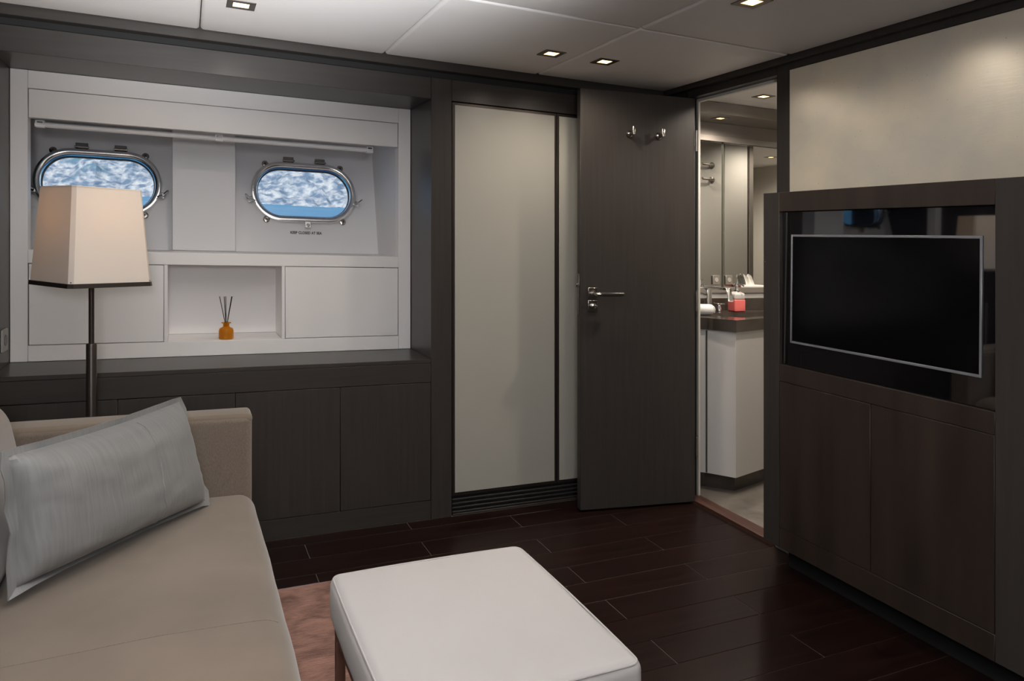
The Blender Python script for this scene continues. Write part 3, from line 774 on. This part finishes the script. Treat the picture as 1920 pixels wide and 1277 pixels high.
# ---- scatter cushion leaning between back and arm
def scatter_cushion():
    BL, BR, TR, TL = (Vector(p) for p in ((-.352, 1.955, .425), (.055, 2.492, .392), (-.020, 2.592, .690), (-.372, 1.985, .716)))
    nrm = ((BR - BL).cross(TL - BL)).normalized()
    t = Thing('scatter_cushion', 'grey slub silk cushion with a flat flange leaning on the sofa', 'cushion', tuple((BL + BR) / 2))
    N = 36; K = 22
    def base(s, w):
        a = (s + 1) / 2; b = (w + 1) / 2
        return (BL * (1 - a) + BR * a) * (1 - b) + (TL * (1 - a) + TR * a) * b
    def pt(s, w, side):
        pin = 1 - .055 * (1 - s * s) * abs(w) ** 3; pin2 = 1 - .05 * (1 - w * w) * abs(s) ** 3
        p = base(s * pin2, w * pin)
        th = .088 * (max(0, 1 - s ** 4) ** .55) * (max(0, 1 - w ** 4) ** .6)
        wr_ = .006 * noise.noise(Vector((s * 5, w * 5, side * 3.0))) * (1 - .3 * s * s)
        wr_ += .006 * math.sin(w * 26 + s * 7) * max(0, abs(s) - .8) * 4 * (1 - w * w)
        edge = (1 - s ** 8) * (1 - w ** 8)
        return p + nrm * side * (th + wr_ * edge)
    bm = bmesh.new(); grid = {}
    for side in (1, -1):
        for i in range(N + 1):
            for j in range(K + 1):
                s = math.sin((i / N - .5) * PI) * .35 + (2 * i / N - 1) * .65; w = math.sin((j / K - .5) * PI) * .35 + (2 * j / K - 1) * .65
                if i in (0, N) or j in (0, K):
                    if side == 1: grid[(1, i, j)] = grid[(-1, i, j)] = bm.verts.new(pt(s, w, 0))
                else: grid[(side, i, j)] = bm.verts.new(pt(s, w, side))
        for i in range(N):
            for j in range(K):
                q = [grid[(side, a, b)] for a, b in ((i, j), (i + 1, j), (i + 1, j + 1), (i, j + 1))]
                if side < 0: q.reverse()
                bm.faces.new(q)
    body = t.add('cover', bm, 'silk')
    # flat flange round the edge, a little wavy
    loop = [(i / 20 * 2 - 1, -1, 0, -1) for i in range(20)] + [(1, i / 12 * 2 - 1, 1, 0) for i in range(12)] + \
           [(1 - i / 20 * 2, 1, 0, 1) for i in range(20)] + [(-1, 1 - i / 12 * 2, -1, 0) for i in range(12)]
    bm = bmesh.new(); rowsf = []
    U = (BR - BL).normalized(); W = (TL - BL).normalized()
    for k, (s, w, ds, dw) in enumerate(loop):
        if abs(s) == 1 and abs(w) == 1: ds, dw = s * .8, w * .8
        p = pt(s * .995, w * .995, 0)
        width = .026 if dw <= 0 else .016
        d = U * ds + W * dw
        wav = nrm * (.010 * noise.noise(Vector((s * 4, w * 4, 9.0))) + .004 * math.sin(k * 1.3) * (1 if ds else .4))
        out = p + d * width + wav
        if dw < 0 and ds == 0: out = p + nrm * width * .75 + Vector((0, 0, -.008)) + wav * .3
        mid = (p + out) / 2 + wav * .4
        rowsf.append([bm.verts.new(q) for q in (p + nrm * .0015, mid + nrm * .0015, out + nrm * .0015, out - nrm * .0015, mid - nrm * .0015, p - nrm * .0015)])
    n = len(rowsf)
    for i in range(n):
        a, b = rowsf[i], rowsf[(i + 1) % n]
        for k in range(6): bm.faces.new((a[k], a[(k + 1) % 6], b[(k + 1) % 6], b[k]))
    bmesh.ops.recalc_face_normals(bm, faces=bm.faces)
    t.add('flange', bm, 'silk')
    t.add('seam', tube([pt(.22 + .01 * math.sin(j * .7), j / 20 * 1.9 - .95, 1) + nrm * .0004 for j in range(21)], .0022, 6), 'silk', parent=body)
scatter_cushion()

# ================================================================== OTTOMAN
ot = Thing('ottoman', 'square pale linen ottoman on a reddish brown wooden frame', 'ottoman', (.575, 1.50, 0))
X0, X1, Y0, Y1 = .318, .830, 1.205, 1.800
ot.add('cushion', soft_box(X0, X1, Y0, Y1, .306, .420, .024, 22, (.006, .006, .006, .006, 0, .006), .0015, 9, 2.0), 'ottoman')
zz = .4035
pp = [(X0 + .012, Y0 + .012), (X1 - .012, Y0 + .012), (X1 - .012, Y1 - .012), (X0 + .012, Y1 - .012)]
bm = bmesh.new(); e = .0055; pts = []
for cx_, cy_, a0 in ((X1 - .028, Y1 - .028, 0), (X0 + .028, Y1 - .028, PI / 2), (X0 + .028, Y0 + .028, PI), (X1 - .028, Y0 + .028, 1.5 * PI)):
    for k in range(7):
        a = a0 + PI / 2 * k / 6; pts.append((cx_ + .0215 * math.cos(a), cy_ + .0215 * math.sin(a)))
full = []
for i, p in enumerate(pts):
    q = pts[(i + 1) % len(pts)]; L = math.hypot(q[0] - p[0], q[1] - p[1]); n = max(1, int(L / .05))
    for k in range(n): full.append((p[0] + (q[0] - p[0]) * k / n, p[1] + (q[1] - p[1]) * k / n))
def otpt(p):
    ux = (p[0] - (X0 + X1) / 2) / ((X1 - X0) / 2); uy = (p[1] - (Y0 + Y1) / 2) / ((Y1 - Y0) / 2)
    return (p[0] + .0035 * ux * (1 - uy * uy), p[1] + .0035 * uy * (1 - ux * ux), .4125 + .0015 * max(0, 1 - ux * ux * uy * uy))
ot.add('piping', tube([otpt(p) for p in full], .0023, 6, closed=True), 'ottoman')
for a, b, c, d in ((X0 + .012, X1 - .012, Y0 + .012, Y0 + .034), (X0 + .012, X1 - .012, Y1 - .034, Y1 - .012), (X0 + .012, X0 + .034, Y0 + .035, Y1 - .035), (X1 - .034, X1 - .012, Y0 + .035, Y1 - .035)):
    ot.add('rail', box(a, b, c, d, .270, .3065, .001), 'brownwood')
for a in (X0 + .012, X1 - .034):
    for b in (Y0 + .012, Y1 - .034):
        ot.add('leg', box(a, a + .022, b, b + .022, .0125 if a < .7 else .0125, .2698, .0015), 'brownwood')

# ================================================================== RUG
rg = Thing('rug', 'bronze pink viscose rug under the sofa and the ottoman', 'rug', (.3, 1.6, 0))
bm = bmesh.new(); nx, ny = 60, 110; RX0, RX1, RY0, RY1 = -.30, .86, .75, 2.628
g = [[bm.verts.new((RX0 + (RX1 - RX0) * i / nx, RY0 + (RY1 - RY0) * j / ny, .0095 + .0015 * noise.noise(Vector((i * .31, j * .37, 0))))) for j in range(ny + 1)] for i in range(nx + 1)]
for i in range(nx):
    for j in range(ny): bm.faces.new((g[i][j], g[i + 1][j], g[i + 1][j + 1], g[i][j + 1]))
rg.add('pile', bm, 'rug')
rg.add('backing', box(RX0 + .002, RX1 - .002, RY0 + .002, RY1 - .002, .0005, .0075), 'rugedge')
bm = bmesh.new()
for (a, b) in (((RX0, RY0), (RX1, RY0)), ((RX1, RY0), (RX1, RY1)), ((RX1, RY1), (RX0, RY1)), ((RX0, RY1), (RX0, RY0))):
    n = 60
    tube([(a[0] + (b[0] - a[0]) * k / n, a[1] + (b[1] - a[1]) * k / n, .0062 + .001 * noise.noise(Vector((k * .8, a[0], 0)))) for k in range(n + 1)], .0055, 6, bm)
rg.add('binding', bm, 'rugedge')

# ================================================================== FLOOR LAMP
LX, LY = -.296, 2.872
fl_ = Thing('floor_lamp', 'floor lamp with a tapered square cream shade behind the sofa arm', 'lamp', (LX, LY, 0))
fl_.add('base', soft_box(LX - .115, LX + .115, LY - .115, LY + .115, .0005, .022, .006, 6), 'bronze')
fl_.add('lower_pole', lathe([(.0165, .022), (.0165, .842), (.015, .846), (.010, .847)], LX, LY, 0, 20), 'bronze')
fl_.add('upper_pole', lathe([(.0088, .847), (.0088, 1.14)], LX, LY, 0, 18), 'bronze')
A0 = math.radians(-102)
def frustum(r0, z0, r1, z1, th):
    bm = bmesh.new(); ringsq = []
    for (r, z) in ((r0, z0), (r1, z1), (r1 - th, z1), (r0 - th, z0)):
        ring = []
        for k in range(4):
            a, b = A0 + PI / 2 * k, A0 + PI / 2 * (k + 1)
            for s in (.045, .955):
                ring.append(bm.verts.new((LX + r * (math.cos(a) * (1 - s) + math.cos(b) * s) * (1.0), LY + r * (math.sin(a) * (1 - s) + math.sin(b) * s), z)))
        ringsq.append(ring)
    n = len(ringsq[0])
    for i in range(4):
        a, b = ringsq[i], ringsq[(i + 1) % 4]
        for k in range(n): bm.faces.new((a[k], a[(k + 1) % n], b[(k + 1) % n], b[k]))
    bmesh.ops.recalc_face_normals(bm, faces=bm.faces)
    return bm
sh = fl_.add('lamp_shade', frustum(.194, 1.062, .163, 1.378, .003), 'shade', smooth=False)
fl_.add('shade_trim', frustum(.200, 1.0475, .198, 1.062, .007), 'bronze', parent=sh, smooth=False)
fl_.add('shade_piping', frustum(.165, 1.376, .164, 1.3795, .004), 'shade', parent=sh, smooth=False)
bm = bmesh.new()
for k in range(4):
    a = A0 + PI / 2 * k
    tube([(LX, LY, 1.13), (LX + .186 * math.cos(a), LY + .186 * math.sin(a), 1.066)], .002, 6, bm)
fl_.add('shade_carrier', bm, 'bronze')
fl_.add('bulb', lathe([(.012, 1.14), (.014, 1.17), (.028, 1.205), (.030, 1.225), (.022, 1.245), (.006, 1.253)], LX, LY, 0, 16), 'tissue')

bd = bpy.data.lights.new('lamp_bulb', 'POINT'); bd.energy = 1.1; bd.color = (1.0, .74, .48); bd.shadow_soft_size = .03
bo = bpy.data.objects.new('lamp_bulb', bd); COL.objects.link(bo); bo.parent = fl_.o; bo.location = (0, 0, 1.29)

# ================================================================== REED DIFFUSER in the niche
DXc, DYc, DZ = .163, 3.45, .7712
rd = Thing('reed_diffuser', 'small amber glass bottle with black reeds in the niche', 'diffuser', (DXc, DYc, DZ))
rd.add('bottle', lathe([(.029, .0005), (.031, .004), (.031, .036), (.028, .046), (.016, .052), (.013, .055), (.013, .068), (.020, .069), (.020, .073), (.009, .073), (.009, .055), (.026, .044), (.028, .036), (.028, .006)], DXc, DYc, DZ, 28), 'amber')
rd.add('liquid', lathe([(.0265, .008), (.0265, .030)], DXc, DYc, DZ, 24), 'amber')
for (a, b) in ((-.027, .004), (-.009, -.003), (-.002, .004), (.022, -.004), (.025, .004)):
    rd.add('reed', tube([(DXc - a * .25, DYc - b, DZ + .010), (DXc + a, DYc + b, DZ + .187)], .0016, 6), 'reed')

# ================================================================== BATHROOM FURNITURE
va = Thing('vanity_unit', 'faceted white bathroom vanity cabinet with a dark plinth', 'vanity', (2.8, 3.1, 0))
body = [(2.327, 3.005), (2.398, 2.945), (2.484, 2.829), (3.30, 3.066), (3.30, 3.32), (2.327, 3.32)]
front = [(2.326, 2.996), (2.392, 2.936), (2.472, 2.812), (3.32, 3.058), (3.32, 3.33), (2.326, 3.33)]
va.add('cabinet_body', prism(body, .10, .823, .001), 'bathwhite', smooth=False)
va.add('door_gap', box(2.3925, 2.3955, 2.936, 2.945, .105, .82), 'seam')
va.add('plinth', prism([(2.33, 3.06), (2.43, 3.0), (2.53, 2.89), (3.28, 3.11), (3.28, 3.32), (2.33, 3.32)], .0125, .0995), 'marble', smooth=False)
ct = Thing('vanity_countertop', 'dark brown marble countertop with a sunken basin', 'countertop', (2.8, 3.1, .824))
hole = [(2.53, 3.00), (2.60, 2.912), (3.12, 3.062), (3.12, 3.145), (2.53, 3.145)]
ct.add('slab', plate_with_holes(front[::-1], [hole], lambda a, b, d: Vector((a, b, .883 - d)), .059), 'marble', smooth=False)
bm = bmesh.new()
n = len(hole); hi = [bm.verts.new((p[0], p[1], .878)) for p in hole]; lo = [bm.verts.new((2.82 + (p[0] - 2.82) * .94, 3.06 + (p[1] - 3.06) * .9, .76)) for p in hole]
for i in range(n): bm.faces.new((hi[i], hi[(i + 1) % n], lo[(i + 1) % n], lo[i]))
bm.faces.new(lo)
ct.add('basin', bm, 'marble', smooth=False)
ct.add('splashback', box(2.326, 4.2, 3.285, 3.33, .8832, .950, .001), 'marble')
ct.add('white_band', box(2.326, 4.2, 3.290, 3.33, .9502, .981, .001), 'bathwhite')
ct.add('ledge', box(2.326, 4.2, 3.280, 3.361, .9812, 1.011, .001), 'ledge')
mi = Thing('mirror', 'wide bathroom mirror split by a dark upright joint', 'mirror', (3.0, 3.355, 1.011))
mi.add('mirror_panel', box(2.327, 2.838, 3.350, 3.3605, 1.0115, 1.846), 'mirror', smooth=False)
mi.add('mirror_panel', box(2.850, 4.9, 3.350, 3.3605, 1.0115, 1.846), 'mirror', smooth=False)
mi.add('joint_strip', box(2.8385, 2.8495, 3.346, 3.3605, 1.0115, 1.846), 'seam')
for (x, lab) in ((2.790, 'small square bathroom socket left of the mirror joint'), (2.884, 'small square bathroom socket right of the mirror joint')):
    s = Thing('mirror_socket', lab, 'socket', (x, 3.349, 1.052), group='sockets on the bathroom mirror')
    s.add('plate', box(x - .025, x + .025, 3.340, 3.3495, 1.024, 1.078, .002), 'ledge')
    s.add('socket_well', lathe([(0, 0), (.013, 0), (.013, -.002), (.010, -.002), (0, -.0015)], x, 3.340, 1.052, 18, axis='Y', caps=False), 'plastic')
tcab = Thing('bathroom_cupboard', 'tall pale bathroom cupboard seen in the mirror', 'cupboard', (3.3, 2.5, .012))
tcab.add('cupboard_body', box(2.95, 3.63, 2.25, 2.68, .0125, 2.018, .001), 'bathwall')
tcab.add('cupboard_door', box(2.955, 3.41, 2.681, 2.70, .10, 2.015, .001), 'bathwall')
tcab.add('cupboard_door', box(3.414, 3.615, 2.681, 2.70, .10, 2.015, .001), 'bathwall')
tcab.add('corner_post', box(3.6305, 3.665, 2.66, 2.705, .0125, 2.018, .001), 'ledge')
for z in (1.80, 1.70):
    hk = tcab.add('robe_hook', lathe([(.022, 0), (.022, .005), (.009, .012), (.009, .022)], 3.30, 2.70, z, 16, axis='Y'), 'nickel')
    tcab.add('hook_arm', tube([(3.30, 2.718, z), (3.29, 2.726, z), (3.20, 2.730, z + .002), (3.195, 2.730, z + .010)], .0075, 10), 'nickel', parent=hk)
fa = Thing('basin_tap', 'chrome waterfall basin tap on the dark countertop', 'tap', (2.625, 3.215, .884))
fa.add('column', box(2.608, 2.642, 3.198, 3.232, .8835, 1.012, .004, 3), 'chrome')
bm = box(2.607, 2.643, 3.045, 3.234, 1.0125, 1.026, .004, 3)
fa.add('spout', bm, 'chrome')
bm = box(2.609, 2.641, -.0045, .0045, -.065, .0, .003)
for v in bm.verts: v.co.y += 3.048 - v.co.z * -.30; v.co.z += 1.020
fa.add('spout_lip', bm, 'chrome')
hd = fa.add('handle_stem', lathe([(.013, .8835), (.013, .905), (.010, .910), (.010, .922)], 2.695, 3.205, 0, 18), 'chrome')
fa.add('handle', box(2.670, 2.722, 3.185, 3.225, .9225, .932, .003), 'chrome', parent=hd)
sd = Thing('soap_dispenser', 'square clear soap dispenser with red liquid and a chrome pump', 'dispenser', (2.815, 3.20, .884))
sd.add('bottle', soft_box(2.777, 2.853, 3.170, 3.232, .950, .988, .012, 4), 'frosted')
bm = bmesh.new(); q0 = [bm.verts.new((2.815 + a * .034, 3.201 + b * .027, .984)) for a, b in ((-1, -1), (1, -1), (1, 1), (-1, 1))]; q1 = [bm.verts.new((2.815 + a * .011, 3.20 + b * .011, .996)) for a, b in ((-1, -1), (1, -1), (1, 1), (-1, 1))]
for i in range(4): bm.faces.new((q0[i], q0[(i + 1) % 4], q1[(i + 1) % 4], q1[i]))
bm.faces.new(q1)
sd.add('shoulder', bm, 'frosted', smooth=False)
sd.add('liquid_soap', soft_box(2.777, 2.853, 3.170, 3.232, .8845, .952, .006, 4), 'redsoap')
pm = sd.add('pump', lathe([(.012, .985), (.017, .992), (.018, 1.000), (.011, 1.010), (.009, 1.014), (.009, 1.040), (.006, 1.044)], 2.815, 3.20, 0, 20), 'chrome')
sd.add('nozzle', tube([(2.815, 3.20, 1.034), (2.818, 3.165, 1.036), (2.82, 3.150, 1.029)], .0045, 10), 'chrome', parent=pm)
tw = Thing('rolled_towel', 'small white rolled towel at the end of the countertop', 'towel', (2.50, 3.08, .884))
bm = tube([(2.40, 3.075, .9125), (2.41, 3.073, .9125), (2.505, 3.045, .9125), (2.512, 3.043, .9125)], [.024, .0285, .0285, .025], 20)
tr_ = tw.add('roll', bm, 'towel')
sp = []
for k in range(40):
    a = k * .42; r = .004 + .0195 * k / 40
    sp.append((2.5135, 3.0425 + r * math.cos(a), .9125 + r * math.sin(a)))
tw.add('roll_end', tube(sp, .0022, 6), 'towel', parent=tr_)
tb = Thing('tissue_box', 'low tissue tray with a white tissue on the bathroom ledge', 'tissue box', (3.02, 3.315, 1.0115))
tb.add('tray', box(2.925, 3.14, 3.286, 3.345, 1.0115, 1.022, .002), 'tissue')
tb.add('tray_end', box(2.915, 2.9245, 3.286, 3.345, 1.0115, 1.026, .001), 'pull')
bm = bmesh.new(); nr = 9; cols = []
for i in range(14):
    s = i / 13
    col_ = []
    for j in range(nr):
        h = j / (nr - 1)
        col_.append(bm.verts.new((2.985 + s * (.062 - .012 * h) - .012 * h, 3.312 + .010 * math.sin(s * 12 + h * 1.5) * (.3 + h), 1.0222 + h * (.068 - .018 * abs(math.sin(s * 5.0)) * h))))
    cols.append(col_)
for i in range(13):
    for j in range(nr - 1): bm.faces.new((cols[i][j], cols[i + 1][j], cols[i + 1][j + 1], cols[i][j + 1]))
ti = tb.add('tissue', bm, 'tissue')

# ================================================================== OUTSIDE: sea and rocky shore (the boat lies slightly heeled)
HEEL = .080
def sea_z(yy): return 0.0 + (yy - 4.3) * HEEL
def shore_y(x): return 40 - .35 * min(x, 6) + 1.6 * noise.noise(Vector((x * .12, 0, 4.0)))
bm = bmesh.new(); nx, ny = 40, 40
gr = [[bm.verts.new((-60 + 120 * i / nx, 4.3 + 66 * j / ny, sea_z(4.3 + 66 * j / ny))) for j in range(ny + 1)] for i in range(nx + 1)]
for i in range(nx):
    for j in range(ny): bm.faces.new((gr[i][j], gr[i + 1][j], gr[i + 1][j + 1], gr[i][j + 1]))
tag(obj('sea', bm, 'sea', origin=(0, 40, 2.5)), 'calm blue sea outside the portholes', 'water', kind='stuff')
bm = bmesh.new(); nx, ny = 220, 100; gr = []
for i in range(nx + 1):
    x = -26 + 52 * i / nx; row = []
    for j in range(ny + 1):
        t = 26 * j / ny
        y0 = shore_y(x); yy = y0 - 1.0 + t
        p = Vector((x, yy, 0))
        h = sea_z(y0) - .5 + t * .42 + .012 * t * t
        h += .55 * noise.noise(p * .55) * min(1, t * .5) + .45 * abs(noise.noise(p * 1.3 + Vector((5, 2, 1)))) * min(1, t) + .16 * noise.noise(p * 3.1)
        row.append(bm.verts.new((x, yy + .25 * noise.noise(p * 1.7 + Vector((9, 9, 9))), h)))
    gr.append(row)
for i in range(nx):
    for j in range(ny): bm.faces.new((gr[i][j], gr[i + 1][j], gr[i + 1][j + 1], gr[i][j + 1]))
tag(obj('rocky_shore', bm, 'rocks', origin=(0, 50, 3), smooth=False), 'pale rocky hillside shore beyond the sea', 'hillside')

# ================================================================== the deck's sheer
# sole, deckhead and joinery are not level fore and aft on this boat: heights fall by SHEER for every metre along x
def follow_sheer():
    bpy.context.view_layer.update()
    S3 = Matrix(((1, 0, 0), (0, 1, 0), (-SHEER, 0, 1)))
    done = {}; world_m = {o: o.matrix_world.copy() for o in scene.objects}
    order = sorted(scene.objects, key=lambda o: 0 if o.parent is None else (1 if o.parent.parent is None else 2))
    new_pos = {}
    for o in order:
        if o.type == 'CAMERA' or o is sun: continue
        W = world_m[o]; p = W.translation
        target = Vector((p.x, p.y, p.z - SHEER * p.x)); new_pos[o] = target
        if o.parent is None: o.location = target
        else:
            Rp = world_m[o.parent].to_3x3(); o.location = Rp.inverted() @ (target - new_pos[o.parent])
        if o.type == 'MESH':
            R = W.to_3x3()
            key = (o.data.name, tuple(round(v, 4) for r in R for v in r))
            if key not in done:
                L = (R.inverted() @ S3 @ R).to_4x4(); o.data.transform(L); o.data.update(); done[key] = True
follow_sheer()
